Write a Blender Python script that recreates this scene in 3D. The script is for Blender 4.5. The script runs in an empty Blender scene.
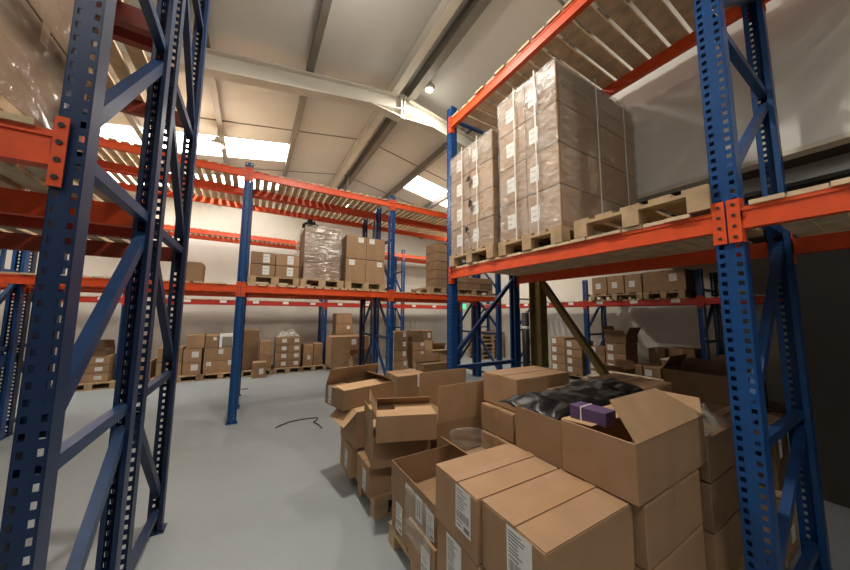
import bpy, bmesh, math, random
from mathutils import Vector, Matrix, noise
R = math.radians
rng = random.Random(7)
SC = bpy.context.scene
COL = SC.collection

# ------------------------------------------------------------------ camera, world, exposure
cam_d = bpy.data.cameras.new('camera')
cam_d.sensor_width = 36.0
cam_d.sensor_fit = 'HORIZONTAL'
cam_d.lens = 12.353
cam_d.clip_start = 0.02
cam = bpy.data.objects.new('camera', cam_d)
COL.objects.link(cam)
cam.location = (0, 0, 1.7)
YAW, PIT, ROL = R(30.5735), R(5.673), R(0.449)
fw = Vector((math.sin(YAW) * math.cos(PIT), math.cos(YAW) * math.cos(PIT), math.sin(PIT)))
rt = Vector((math.cos(YAW), -math.sin(YAW), 0))
up = rt.cross(fw)
rt2 = math.cos(ROL) * rt + math.sin(ROL) * up
up2 = -math.sin(ROL) * rt + math.cos(ROL) * up
m3 = Matrix((rt2, up2, -fw)).transposed()
cam.rotation_euler = m3.to_euler()
SC.camera = cam

w = bpy.data.worlds.new('sky')
SC.world = w
w.use_nodes = True
w.node_tree.nodes['Background'].inputs[0].default_value = (0.75, 0.85, 1.0, 1)
w.node_tree.nodes['Background'].inputs[1].default_value = 1.0
SC.view_settings.view_transform = 'Standard'
SC.view_settings.look = 'None'
SC.view_settings.gamma = 1.0
SC.view_settings.use_curve_mapping = False
SC.view_settings.exposure = 0.25
try:
    SC.cycles.use_denoising = True
    SC.cycles.max_bounces = 9
    SC.cycles.diffuse_bounces = 5
    SC.cycles.glossy_bounces = 3
    SC.cycles.transparent_max_bounces = 24
    SC.cycles.sample_clamp_indirect = 6.0
    SC.cycles.caustics_reflective = False
    SC.cycles.caustics_refractive = False
except Exception:
    pass
LAMP_W = 62.0          # each high-bay lamp
SKY_E = 7.0            # daylight coming through the translucent roof sheets
LAMP_COL = (1.0, 0.92, 0.80)

# ------------------------------------------------------------------ materials
def mat(name, col, rough=0.6, metal=0.0, noise_scale=None, var=0.12, bump=0.0, bump_scale=60, spec=None, coords='Object'):
    m = bpy.data.materials.new(name)
    m.use_nodes = True
    nt = m.node_tree
    b = nt.nodes['Principled BSDF']
    b.inputs['Base Color'].default_value = (*col, 1)
    b.inputs['Roughness'].default_value = rough
    b.inputs['Metallic'].default_value = metal
    if spec is not None:
        b.inputs['Specular IOR Level'].default_value = spec
    tc = nt.nodes.new('ShaderNodeTexCoord')
    if noise_scale:
        n = nt.nodes.new('ShaderNodeTexNoise')
        n.inputs['Scale'].default_value = noise_scale
        n.inputs['Detail'].default_value = 5
        nt.links.new(tc.outputs[coords], n.inputs['Vector'])
        r = nt.nodes.new('ShaderNodeValToRGB')
        r.color_ramp.elements[0].position = 0.3
        r.color_ramp.elements[1].position = 0.7
        r.color_ramp.elements[0].color = (*[c * (1 - var) for c in col], 1)
        r.color_ramp.elements[1].color = (*[min(1, c * (1 + var)) for c in col], 1)
        nt.links.new(n.outputs['Fac'], r.inputs['Fac'])
        nt.links.new(r.outputs['Color'], b.inputs['Base Color'])
    if bump:
        n2 = nt.nodes.new('ShaderNodeTexNoise')
        n2.inputs['Scale'].default_value = bump_scale
        n2.inputs['Detail'].default_value = 3
        nt.links.new(tc.outputs[coords], n2.inputs['Vector'])
        bp = nt.nodes.new('ShaderNodeBump')
        bp.inputs['Strength'].default_value = bump
        bp.inputs['Distance'].default_value = 0.01
        nt.links.new(n2.outputs['Fac'], bp.inputs['Height'])
        nt.links.new(bp.outputs['Normal'], b.inputs['Normal'])
    return m

def carton_mat(name, col):
    """kraft board: blotchy colour, faint vertical flutes, dull"""
    m = mat(name, col, 0.72, 0, 5.0, 0.10, 0.08, 14, spec=0.3)
    nt = m.node_tree
    b = nt.nodes['Principled BSDF']
    # per-box tint
    oi = nt.nodes.new('ShaderNodeObjectInfo')
    mr = nt.nodes.new('ShaderNodeMapRange')
    mr.inputs['To Min'].default_value = 0.76
    mr.inputs['To Max'].default_value = 1.14
    nt.links.new(oi.outputs['Random'], mr.inputs['Value'])
    mx = nt.nodes.new('ShaderNodeMix')
    mx.data_type = 'RGBA'
    mx.blend_type = 'MULTIPLY'
    mx.inputs['Factor'].default_value = 1
    src = b.inputs['Base Color'].links[0].from_socket
    nt.links.new(src, mx.inputs['A'])
    nt.links.new(mr.outputs['Result'], mx.inputs['B'])
    nt.links.new(mx.outputs['Result'], b.inputs['Base Color'])
    return m

M = {}
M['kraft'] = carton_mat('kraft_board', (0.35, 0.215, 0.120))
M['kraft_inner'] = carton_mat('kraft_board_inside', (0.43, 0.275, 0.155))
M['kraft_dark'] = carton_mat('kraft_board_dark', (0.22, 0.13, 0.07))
M['tape'] = mat('brown_tape', (0.33, 0.20, 0.105), 0.45)
M['clear_tape'] = mat('tape_gloss', (0.40, 0.25, 0.14), 0.2)
M['label'] = mat('label_paper', (0.78, 0.77, 0.74), 0.6)
M['ink'] = mat('label_ink', (0.20, 0.20, 0.20), 0.6)
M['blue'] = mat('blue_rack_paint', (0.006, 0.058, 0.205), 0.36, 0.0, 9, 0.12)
M['blue_dark'] = mat('dark_blue_rack_paint', (0.005, 0.018, 0.060), 0.45, 0.0, 9, 0.12)  # rack blue darkened, shade of the rear rows put into the colour
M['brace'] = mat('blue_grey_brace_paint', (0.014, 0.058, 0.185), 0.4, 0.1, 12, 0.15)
M['navy'] = mat('navy_rack_paint', (0.003, 0.022, 0.080), 0.38, 0.0, 9, 0.12)  # rack blue darkened to carry the shade on the near left frame
M['navy_brace'] = mat('navy_brace_paint', (0.008, 0.036, 0.11), 0.36, 0.1, 12, 0.15)  # brace blue with the same shade painted in
M['maroon'] = mat('dull_red_beam_paint', (0.24, 0.028, 0.014), 0.5, 0.0, 10, 0.12)  # beam red darkened, shade on the left racks is in the colour
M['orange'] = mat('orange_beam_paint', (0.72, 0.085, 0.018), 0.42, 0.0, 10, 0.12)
M['red'] = mat('red_beam_paint', (0.50, 0.035, 0.020), 0.45, 0.0, 10, 0.12)
M['slat'] = mat('deck_timber', (0.60, 0.46, 0.30), 0.8, 0, 8, 0.25, 0.2, 40)
M['pallet'] = mat('pallet_timber', (0.42, 0.29, 0.165), 0.8, 0, 7, 0.25, 0.25, 40)
M['white_board'] = mat('pale_board', (0.62, 0.52, 0.38), 0.7, 0, 5, 0.1)
M['ceil'] = mat('roof_lining', (0.66, 0.655, 0.635), 0.8, 0, 1.2, 0.05)
M['steel_white'] = mat('cream_steel_paint', (0.66, 0.63, 0.55), 0.55, 0, 3, 0.06)
M['purlin'] = mat('galvanised_purlin', (0.22, 0.205, 0.185), 0.5, 0.3, 4, 0.1)
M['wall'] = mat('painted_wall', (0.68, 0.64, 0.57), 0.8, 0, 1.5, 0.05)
M['wall_dim'] = mat('grey_wall_paint', (0.34, 0.34, 0.33), 0.8, 0, 1.5, 0.05)  # grey chosen to cut bounce light off the unseen walls
M['clad'] = mat('pale_cladding', (0.78, 0.79, 0.76), 0.45, 0, 1.3, 0.06)
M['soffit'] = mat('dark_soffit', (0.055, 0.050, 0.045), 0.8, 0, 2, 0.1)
M['olive'] = mat('olive_column_paint', (0.235, 0.17, 0.06), 0.5, 0, 6, 0.12)
M['black'] = mat('black_metal', (0.02, 0.02, 0.022), 0.45)
M['rubber'] = mat('black_rubber', (0.015, 0.015, 0.015), 0.6)
M['purple'] = mat('purple_card', (0.085, 0.048, 0.125), 0.5, 0, 8, 0.1)
M['galv'] = mat('galvanised_steel', (0.5, 0.51, 0.52), 0.35, 0.7, 9, 0.1)
M['white_foam'] = mat('white_foam', (0.8, 0.8, 0.78), 0.7)
M['strap'] = mat('white_strap', (0.72, 0.70, 0.66), 0.4)
M['lamp_body'] = mat('lamp_housing', (0.55, 0.56, 0.53), 0.5)

def emis(name, col, s):
    m = bpy.data.materials.new(name)
    m.use_nodes = True
    nt = m.node_tree
    b = nt.nodes['Principled BSDF']
    b.inputs['Base Color'].default_value = (*col, 1)
    b.inputs['Emission Color'].default_value = (*col, 1)
    b.inputs['Emission Strength'].default_value = s
    return m
M['skylight'] = emis('translucent_roof_sheet', (1.0, 0.97, 0.90), SKY_E)
M['lamp_glow'] = emis('lamp_glow', (1.0, 0.9, 0.72), 2.2)
M['exit'] = emis('exit_green', (0.05, 0.75, 0.35), 1.2)

def floor_mat():
    m = mat('grey_floor_paint', (0.285, 0.315, 0.325), 0.42, 0, 0.7, 0.08, 0.03, 8, coords='Object')
    nt = m.node_tree
    b = nt.nodes['Principled BSDF']
    tc = nt.nodes.new('ShaderNodeTexCoord')
    n = nt.nodes.new('ShaderNodeTexNoise')
    n.inputs['Scale'].default_value = 14
    n.inputs['Detail'].default_value = 8
    n.inputs['Roughness'].default_value = 0.7
    nt.links.new(tc.outputs['Object'], n.inputs['Vector'])
    mr = nt.nodes.new('ShaderNodeMapRange')
    mr.inputs['To Min'].default_value = 0.30
    mr.inputs['To Max'].default_value = 0.62
    nt.links.new(n.outputs['Fac'], mr.inputs['Value'])
    nt.links.new(mr.outputs['Result'], b.inputs['Roughness'])
    return m
M['floor'] = floor_mat()

def film_mat(name, haze=0.10, gloss=0.10, tint=(0.9, 0.88, 0.84), wr=7.0, bump=1.0):
    """thin clear wrap: mostly see-through, wrinkled glossy streaks, a little milky"""
    m = bpy.data.materials.new(name)
    m.use_nodes = True
    nt = m.node_tree
    for n in list(nt.nodes):
        nt.nodes.remove(n)
    out = nt.nodes.new('ShaderNodeOutputMaterial')
    tr = nt.nodes.new('ShaderNodeBsdfTransparent')
    df = nt.nodes.new('ShaderNodeBsdfDiffuse')
    df.inputs['Color'].default_value = (*tint, 1)
    gl = nt.nodes.new('ShaderNodeBsdfGlossy')
    gl.inputs['Roughness'].default_value = 0.22
    tc = nt.nodes.new('ShaderNodeTexCoord')
    mp = nt.nodes.new('ShaderNodeMapping')
    mp.inputs['Scale'].default_value = (1, 1, 2.6)
    mp.inputs['Rotation'].default_value = (0.5, 0.4, 0.2)
    nz = nt.nodes.new('ShaderNodeTexNoise')
    nz.inputs['Scale'].default_value = wr
    nz.inputs['Detail'].default_value = 4
    nz.inputs['Distortion'].default_value = 1.2
    nt.links.new(tc.outputs['Object'], mp.inputs['Vector'])
    nt.links.new(mp.outputs['Vector'], nz.inputs['Vector'])
    bp = nt.nodes.new('ShaderNodeBump')
    bp.inputs['Strength'].default_value = bump
    bp.inputs['Distance'].default_value = 0.06
    nt.links.new(nz.outputs['Fac'], bp.inputs['Height'])
    nt.links.new(bp.outputs['Normal'], gl.inputs['Normal'])
    rp = nt.nodes.new('ShaderNodeMapRange')
    rp.inputs['From Min'].default_value = 0.35
    rp.inputs['From Max'].default_value = 0.75
    rp.inputs['To Min'].default_value = haze * 0.3
    rp.inputs['To Max'].default_value = haze * 2.4
    nt.links.new(nz.outputs['Fac'], rp.inputs['Value'])
    m1 = nt.nodes.new('ShaderNodeMixShader')
    nt.links.new(rp.outputs['Result'], m1.inputs['Fac'])
    nt.links.new(tr.outputs[0], m1.inputs[1])
    nt.links.new(df.outputs[0], m1.inputs[2])
    m2 = nt.nodes.new('ShaderNodeMixShader')
    m2.inputs['Fac'].default_value = gloss
    nt.links.new(m1.outputs[0], m2.inputs[1])
    nt.links.new(gl.outputs[0], m2.inputs[2])
    nt.links.new(m2.outputs[0], out.inputs['Surface'])
    return m
M['film'] = film_mat('stretch_film', 0.13, 0.08)
M['film_dim'] = film_mat('dusty_stretch_film', 0.08, 0.045, (0.55, 0.50, 0.42), 4.0)  # tint and gloss lowered to paint the near left load dimmer
M['film_shiny'] = film_mat('creased_stretch_film', 0.09, 0.22, (0.8, 0.72, 0.6), 4.5, 1.0)
M['film_milky'] = film_mat('milky_stretch_film', 0.12, 0.14, (0.85, 0.80, 0.72), 6, 1.0)
M['film_sheet'] = film_mat('clear_plastic_sheet', 0.10, 0.06, (0.9, 0.88, 0.84), 2.5, 0.6)
M['bag'] = mat('black_polythene', (0.006, 0.006, 0.007), 0.33, 0, None, 0, 0.35, 9, spec=0.3)

# ------------------------------------------------------------------ mesh builder
class MB:
    def __init__(s):
        s.v, s.f, s.mi = [], [], []
    def quad(s, a, b, c, d, mi=0):
        n = len(s.v)
        s.v += [tuple(a), tuple(b), tuple(c), tuple(d)]
        s.f.append((n, n + 1, n + 2, n + 3)); s.mi.append(mi)
    def hexa(s, p, mi=0):
        """8 corners: bottom 4 ccw, top 4 ccw"""
        n = len(s.v)
        s.v += [tuple(q) for q in p]
        for f in ((3, 2, 1, 0), (4, 5, 6, 7), (0, 1, 5, 4), (1, 2, 6, 5), (2, 3, 7, 6), (3, 0, 4, 7)):
            s.f.append(tuple(n + i for i in f)); s.mi.append(mi)
    def box(s, x0, x1, y0, y1, z0, z1, mi=0):
        s.hexa([(x0, y0, z0), (x1, y0, z0), (x1, y1, z0), (x0, y1, z0), (x0, y0, z1), (x1, y0, z1), (x1, y1, z1), (x0, y1, z1)], mi)
    def bar(s, a, b, w, h, mi=0, upv=(0, 0, 1)):
        a, b = Vector(a), Vector(b)
        d = (b - a).normalized()
        u = Vector(upv)
        if abs(d.dot(u)) > 0.98:
            u = Vector((1, 0, 0))
        side = d.cross(u).normalized() * (w / 2)
        u2 = side.cross(d).normalized() * (h / 2)
        s.hexa([a - side - u2, a + side - u2, b + side - u2, b - side - u2, a - side + u2, a + side + u2, b + side + u2, b - side + u2], mi)
    def tube(s, pts, r, seg=8, mi=0):
        pts = [Vector(p) for p in pts]
        base = len(s.v)
        for i, p in enumerate(pts):
            d = (pts[min(i + 1, len(pts) - 1)] - pts[max(i - 1, 0)]).normalized()
            u = Vector((0, 0, 1)) if abs(d.z) < 0.9 else Vector((1, 0, 0))
            a = d.cross(u).normalized(); b = d.cross(a).normalized()
            for k in range(seg):
                t = 2 * math.pi * k / seg
                s.v.append(tuple(p + r * (math.cos(t) * a + math.sin(t) * b)))
        for i in range(len(pts) - 1):
            for k in range(seg):
                k2 = (k + 1) % seg
                s.f.append((base + i * seg + k, base + i * seg + k2, base + (i + 1) * seg + k2, base + (i + 1) * seg + k)); s.mi.append(mi)
        s.f.append(tuple(base + k for k in range(seg))); s.mi.append(mi)
        e = base + (len(pts) - 1) * seg
        s.f.append(tuple(e + k for k in reversed(range(seg)))); s.mi.append(mi)
    def mesh(s, name, mats, smooth=False):
        me = bpy.data.meshes.new(name)
        me.from_pydata(s.v, [], s.f)
        for m in mats:
            me.materials.append(m)
        for p, i in zip(me.polygons, s.mi):
            p.material_index = i
            p.use_smooth = smooth
        bm = bmesh.new(); bm.from_mesh(me)
        bmesh.ops.recalc_face_normals(bm, faces=bm.faces)
        bm.to_mesh(me); bm.free()
        return me
    def build(s, name, mats, parent=None, smooth=False, loc=(0, 0, 0)):
        if not isinstance(mats, (list, tuple)):
            mats = [mats]
        return link(name, s.mesh(name, mats, smooth), parent, loc)

def link(name, me, parent=None, loc=(0, 0, 0), rot=(0, 0, 0)):
    o = bpy.data.objects.new(name, me)
    COL.objects.link(o)
    o.parent = parent
    o.location = loc
    o.rotation_euler = rot
    return o

def tag(o, label, cat, group=None, kind=None):
    o['label'] = label
    o['category'] = cat
    if group: o['group'] = group
    if kind: o['kind'] = kind
    return o

def thing(name, label, cat, loc=(0, 0, 0), rz=0.0, group=None):
    o = link(name, None, None, loc, (0, 0, rz))
    return tag(o, label, cat, group)

def struct(name, mb, m, label=None, parent=None):
    o = mb.build(name, m, parent)
    if parent is None:
        o['kind'] = 'structure'
        if label:
            o['label'] = label; o['category'] = name.split('_')[0]
    return o

def bevel(o, w=0.004, seg=2):
    b = o.modifiers.new('edge', 'BEVEL')
    b.width = w; b.segments = seg; b.limit_method = 'ANGLE'
    return o

# ------------------------------------------------------------------ the setting
XL, XR, YF, YBK = -6.2, 8.75, -3.6, 10.75
RX, RZ, SL = 2.14, 5.85, 0.187
def roof_z(x):
    return RZ - SL * abs(x - RX)

b = MB(); b.box(XL - .2, XR + .2, YF - .2, YBK + .2, -0.12, 0.0)
struct('floor', b, M['floor'], 'smooth grey painted concrete warehouse floor')

# roof lining split round the daylight sheets
SKYL = [(-5.9, 0.50, 7.05, 7.95), (3.66, 8.5, 6.85, 7.75), (-5.9, 0.50, 9.05, 9.95), (-5.9, 0.5, -1.6, -0.7)]  # last sheet lies behind the camera, added for lighting
def roof_strip(b, x0, x1, y0, y1, t=0.08, mi=0):
    for xa, xb in ((x0, min(x1, RX)), (max(x0, RX), x1)):
        if xb - xa < 1e-4: continue
        za, zb = roof_z(xa), roof_z(xb)
        b.hexa([(xa, y0, za), (xb, y0, zb), (xb, y1, zb), (xa, y1, za), (xa, y0, za + t), (xb, y0, zb + t), (xb, y1, zb + t), (xa, y1, za + t)], mi)
b = MB()
ycuts = sorted({YF - .2, YBK + .2, *[s[2] for s in SKYL], *[s[3] for s in SKYL]})
for y0, y1 in zip(ycuts, ycuts[1:]):
    ym = (y0 + y1) / 2
    cuts = sorted([(s[0], s[1]) for s in SKYL if s[2] < ym < s[3]])
    x = XL - .2
    for c0, c1 in cuts:
        roof_strip(b, x, c0, y0, y1); x = c1
    roof_strip(b, x, XR + .2, y0, y1)
struct('ceiling', b, M['ceil'], 'beige lined pitched warehouse roof')
for i, sgt in enumerate(SKYL):
    b = MB(); roof_strip(b, *sgt, t=0.03)
    struct('window_%d' % (i + 1), b, M['skylight'], 'bright translucent daylight sheet in the roof')

def gable(b, y0, y1):
    xs = [XL - .2, RX, XR + .2]
    for xa, xb in zip(xs, xs[1:]):
        za, zb = roof_z(xa) + .02, roof_z(xb) + .02
        b.hexa([(xa, y0, 0), (xb, y0, 0), (xb, y1, 0), (xa, y1, 0), (xa, y0, za), (xb, y0, zb), (xb, y1, zb), (xa, y1, za)])
b = MB(); gable(b, YBK, YBK + .2)
struct('wall_back', b, M['wall'], 'white painted end wall behind the racks')
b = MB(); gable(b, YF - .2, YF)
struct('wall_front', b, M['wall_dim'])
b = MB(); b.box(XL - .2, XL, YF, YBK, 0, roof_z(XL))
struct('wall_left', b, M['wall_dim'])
b = MB(); b.box(XR, XR + .2, YF, YBK, 0, roof_z(XR))
struct('wall_right', b, M['wall'], 'cream side wall behind the low rack')
# horizontal rail line on the back wall cladding
b = MB(); b.box(XL, XR, YBK - .03, YBK, 4.02, 4.08)
struct('trim_1', b, M['steel_white'])

# pale upper wall hanging over the side bay, with the dark soffit behind it
CX = 3.68
b = MB(); b.box(CX, CX + .08, YF, 3.3, 3.04, roof_z(CX) - .03)
struct('wall_upper', b, M['clad'], 'pale smooth upper wall panel behind the right rack')
b = MB(); b.box(CX - .03, CX + .10, YF, 3.3, 3.0, 3.04)
struct('trim_2', b, M['steel_white'])
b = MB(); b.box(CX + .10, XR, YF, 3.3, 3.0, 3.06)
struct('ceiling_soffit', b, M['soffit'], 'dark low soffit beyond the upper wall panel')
b = MB(); b.bar((4.05, YF, 2.93), (4.05, 3.3, 2.93), .12, .13)
struct('trim_3', b, M['galv'], 'shiny steel edge beam under the soffit')

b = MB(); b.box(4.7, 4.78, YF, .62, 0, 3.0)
struct('wall_partition', b, M['soffit'], 'dark partition under the low soffit')  # added panel that blocks light and keeps the far right dark

# purlins, each its own steel section
for i, x in enumerate((-5.6, -4.4, -3.2, -1.95, -0.72, 0.55, 3.58, 4.85, 6.1, 7.4)):
    b = MB()
    z = roof_z(x)
    b.box(x - .03, x + .03, YF, YBK, z - .17, z - .015)
    b.box(x - .03, x + .06, YF, YBK, z - .18, z - .165)
    o = struct('beam_%d' % (i + 1), b, M['purlin'], 'steel purlin under the roof lining')
for i, dx in enumerate((-.2, .12)):
    b = MB(); x = RX + dx
    b.box(x - .035, x + .035, YF, YBK, roof_z(x) - .21, roof_z(x) - .015)
    b.box(x - .035, x + .10, YF, YBK, roof_z(x) - .225, roof_z(x) - .20)
    struct('beam_ridge_%d' % (i + 1), b, M['steel_white'] if i == 0 else M['purlin'], 'ridge purlin of the roof')
# lap joints of the lining
for i, y in enumerate((2.0, 6.45, 8.5)):
    b = MB()
    roof_strip(b, XL, XR, y - .012, y + .012, t=-.012)
    struct('trim_%d' % (i + 4), b, M['purlin'])

# portal rafter with apex haunch and bolts
def rafter(i, y):
    b = MB()
    drop = 0.20
    for xa, xb in ((XL, RX), (RX, XR)):
        za, zb = roof_z(xa) - drop, roof_z(xb) - drop
        for (w_, t0, t1) in ((.085, 0, .02), (.008, .02, .27), (.085, .27, .29)):
            b.hexa([(xa, y - w_, za - t1), (xb, y - w_, zb - t1), (xb, y + w_, zb - t1), (xa, y + w_, za - t1),
                    (xa, y - w_, za - t0), (xb, y - w_, zb - t0), (xb, y + w_, zb - t0), (xa, y + w_, za - t0)])
    # haunch plates either side of the apex
    for sx in (-1, 1):
        x2 = RX + sx * .62
        z2 = roof_z(x2) - drop - .28
        z0 = roof_z(RX) - drop - .28
        b.hexa([(RX, y - .085, z0 - .17), (x2, y - .085, z2 - .01), (x2, y + .085, z2 - .01), (RX, y + .085, z0 - .17),
                (RX, y - .085, z0 - .15), (x2, y - .085, z2 + .01), (x2, y + .085, z2 + .01), (RX, y + .085, z0 - .15)])
        b.hexa([(RX, y - .006, z0 - .16), (x2, y - .006, z2), (x2, y + .006, z2), (RX, y + .006, z0 - .16),
                (RX, y - .006, z0), (x2, y - .006, z2 + .01), (x2, y + .006, z2 + .01), (RX, y + .006, z0)])
        b.box(RX + sx * .03 - .012, RX + sx * .03 + .012, y - .085, y + .085, z0 - .19, z0 + .28)
    for k in range(24):
        x = XL + .4 + k * .6
        if x > XR - .2: break
        z = roof_z(x) - drop
        b.tube([(x, y - .05, z), (x, y - .05, z + .05)], .018, 6)
    return struct('beam_rafter_%d' % i, b, M['steel_white'], 'cream steel portal rafter with a bolted apex')
rafter(1, 4.52)
rafter(2, -1.2)

# ------------------------------------------------------------------ racking
def post_mesh(name, w_, d_, h, pitch=0.05, paint='blue'):
    """perforated upright: front face with two columns of slots, two flanges, rear lips"""
    b = MB()
    c, hw, hh = w_ * .29, w_ * .095, .0115
    xs = [-w_ / 2, -c - hw, -c + hw, c - hw, c + hw, w_ / 2]
    z = 0.0
    t = .0025
    while z < h - 1e-6:
        z1 = min(z + pitch, h)
        zm0, zm1 = z + pitch / 2 - hh, z + pitch / 2 + hh
        if z1 - z < pitch * .99:
            for xa, xb in zip(xs, xs[1:]): b.quad((xa, 0, z), (xb, 0, z), (xb, 0, z1), (xa, 0, z1))
        else:
            b.quad((xs[0], 0, z), (xs[5], 0, z), (xs[5], 0, zm0), (xs[0], 0, zm0))
            b.quad((xs[0], 0, zm1), (xs[5], 0, zm1), (xs[5], 0, z1), (xs[0], 0, z1))
            for k in (0, 2, 4):
                b.quad((xs[k], 0, zm0), (xs[k + 1], 0, zm0), (xs[k + 1], 0, zm1), (xs[k], 0, zm1))
            # slot walls give the plate its thickness
            for k in (1, 3):
                xa, xb = xs[k], xs[k + 1]
                b.quad((xa, 0, zm0), (xb, 0, zm0), (xb, t, zm0), (xa, t, zm0))
                b.quad((xa, 0, zm1), (xb, 0, zm1), (xb, t, zm1), (xa, t, zm1))
                b.quad((xa, 0, zm0), (xa, 0, zm1), (xa, t, zm1), (xa, t, zm0))
                b.quad((xb, 0, zm0), (xb, 0, zm1), (xb, t, zm1), (xb, t, zm0))
        z = z1
    for sx in (-1, 1):
        x = sx * w_ / 2
        b.box(min(x, x - sx * t), max(x, x - sx * t), 0, d_, 0, h)
        x2 = x - sx * w_ * .28
        b.box(min(x, x2), max(x, x2), d_ - t, d_, 0, h)
    me = bpy.data.meshes.new(name)
    me.from_pydata(b.v, [], b.f)
    me.materials.append(M[paint])
    return me

def make_frame(root, x, depth, h, w_, d_, paint, hz, diags, post_me):
    fr = link('upright_frame', None, root, (x, 0, 0))
    link('post', post_me, fr, (0, 0, 0))
    link('post', post_me, fr, (0, depth, 0), (0, 0, math.pi))
    for yy in (0.0, depth):
        b = MB(); y0 = min(yy, yy) - .03 if yy == 0 else yy - d_ - .02
        b.box(-w_ / 2 - .02, w_ / 2 + .02, y0, y0 + d_ + .05, 0, .006)
        for bx in (-w_ / 2 - .008, w_ / 2 + .008):
            b.tube([(bx, y0 + .02, .006), (bx, y0 + .02, .02)], .008, 6)
        b.build('foot_plate', M[paint], fr)
    ya, yb = d_ * .55, depth - d_ * .55
    for z in hz:
        if z < h:
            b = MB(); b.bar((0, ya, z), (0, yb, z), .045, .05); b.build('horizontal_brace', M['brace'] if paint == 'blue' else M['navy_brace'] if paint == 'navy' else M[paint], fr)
    for za, zb in diags:
        if max(za, zb) < h:
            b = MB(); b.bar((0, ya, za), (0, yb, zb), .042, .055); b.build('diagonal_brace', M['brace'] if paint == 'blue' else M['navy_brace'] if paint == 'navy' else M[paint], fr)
    return fr

def make_beam(root, xa, xb, y, ztop, face, paint, w_, bh=.115, bd=.045, plates=(), conn_up=.05, conn_dn=.07):
    """face -1: front side of the post at depth y; +1: the rear side.  The beam sits in the plane of the post face."""
    y0 = y - .004 if face < 0 else y - bd + .004
    y1 = y0 + bd
    b = MB()
    x0, x1 = xa + w_ / 2, xb - w_ / 2
    b.box(x0, x1, y0, y1, ztop - bh, ztop)
    o_ = y0 if face < 0 else y1
    s_ = face
    # pressed step along the outer face
    b.box(x0, x1, min(o_, o_ + s_ * .006), max(o_, o_ + s_ * .006), ztop - bh, ztop - bh * .62)
    b.box(x0, x1, min(o_, o_ + s_ * .006), max(o_, o_ + s_ * .006), ztop - bh * .18, ztop)
    be = b.build('beam', M[paint], root)
    for xx, sx in ((xa, 1), (xb, -1)):
        c = MB()
        xe = xx + sx * .004
        xo = xx + sx * w_ * .5
        yo = o_ + s_ * .012
        c.box(min(xe, xo), max(xe, xo), min(o_ + s_ * .006, yo), max(o_ + s_ * .006, yo), ztop - bh - conn_dn, ztop + conn_up)
        c.box(min(xo, xo + sx * .006), max(xo, xo + sx * .006), y0, y1, ztop - bh - conn_dn, ztop + conn_up)
        for k in range(4):
            zz = ztop - bh - conn_dn + .03 + k * (bh + conn_up + conn_dn - .06) / 3
            c.tube([((xe + xo) / 2, yo, zz), ((xe + xo) / 2, yo + s_ * .004, zz)], .009, 6, 1)
        c.build('connector', [M[paint], M['rubber']], be)
    for px in plates:
        c = MB()
        yy = o_ + s_ * .008
        c.box(px - .075, px + .075, min(yy, yy + s_ * .004), max(yy, yy + s_ * .004), ztop - .075, ztop - .005)
        c.build('location_plate', M['label'], be)
    return be

def make_deck(root, xa, xb, depth, z, pitch, sw, th=.022, over=.02):
    b = MB()
    x = xa + .09
    while x + sw < xb - .07:
        j = rng.uniform(-.012, .012)
        b.box(x, x + sw, -over + j, depth + over + j, z, z + th + rng.uniform(-.002, .002))
        x += pitch
    return b.build('deck', M['slat'], root)

def rack(label, loc, rz, xs, depth, h, levels, w_=.11, d_=.09, paint='blue', rear_paint=None, hz=(.15, 1.2, 2.22, 3.25), flip=False, skip=(), group=None, beam_y=None):
    """levels: (ztop, colour, pitch, slat width, plates per bay, bays or None)"""
    root = thing('pallet_rack', label, 'rack', loc, rz, group)
    pm = post_mesh('post', w_, d_, h, paint=paint)
    diags = []
    zz = list(hz)
    for za, zb in zip(zz, zz[1:]):
        diags.append((za + .12, zb - .10) if not flip else (zb - .10, za + .12))
    for x in xs:
        if x in skip: continue
        make_frame(root, x, depth, h, w_, d_, paint, hz, diags, pm)
    for (zt, colr, pitch, sw, pl, bays) in levels:
        for i, (xa, xb) in enumerate(zip(xs, xs[1:])):
            if bays is not None and i not in bays: continue
            L = xb - xa
            plates = [xa + L * (k + .5) / pl for k in range(pl)] if pl else []
            make_beam(root, xa, xb, 0, zt, -1, colr, w_, plates=plates)
            make_beam(root, xa, xb, depth, zt, 1, colr, w_)
            if pitch:
                make_deck(root, xa, xb, depth, zt, pitch, sw)
    return root

# near-left double row (end frames face us)
LX = -0.545
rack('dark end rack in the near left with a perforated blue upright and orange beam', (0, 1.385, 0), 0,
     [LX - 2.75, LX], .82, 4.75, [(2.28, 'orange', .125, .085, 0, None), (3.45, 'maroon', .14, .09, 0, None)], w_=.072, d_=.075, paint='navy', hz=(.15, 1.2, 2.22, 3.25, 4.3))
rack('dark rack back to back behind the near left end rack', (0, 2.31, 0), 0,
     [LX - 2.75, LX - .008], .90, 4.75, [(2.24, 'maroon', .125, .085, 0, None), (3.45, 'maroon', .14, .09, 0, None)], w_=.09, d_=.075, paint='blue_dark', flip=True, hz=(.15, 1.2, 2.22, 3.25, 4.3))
# middle double row across the hall
BX = [-5.45, -2.82, -.17, 2.45, 5.5]
rack('orange and blue rack across the hall with pallets of cartons on its lower shelf', (0, 5.51, 0), 0,
     BX, .88, 4.2, [(2.14, 'orange', .15, .11, 0, None), (4.06, 'orange', .128, .082, 0, None)], w_=.12)
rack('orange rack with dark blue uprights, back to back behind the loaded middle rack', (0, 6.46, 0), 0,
     BX, .88, 4.2, [(2.14, 'orange', .15, .11, 0, None), (4.06, 'orange', .128, .082, 0, None)], w_=.12, paint='blue_dark', flip=True)
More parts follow.
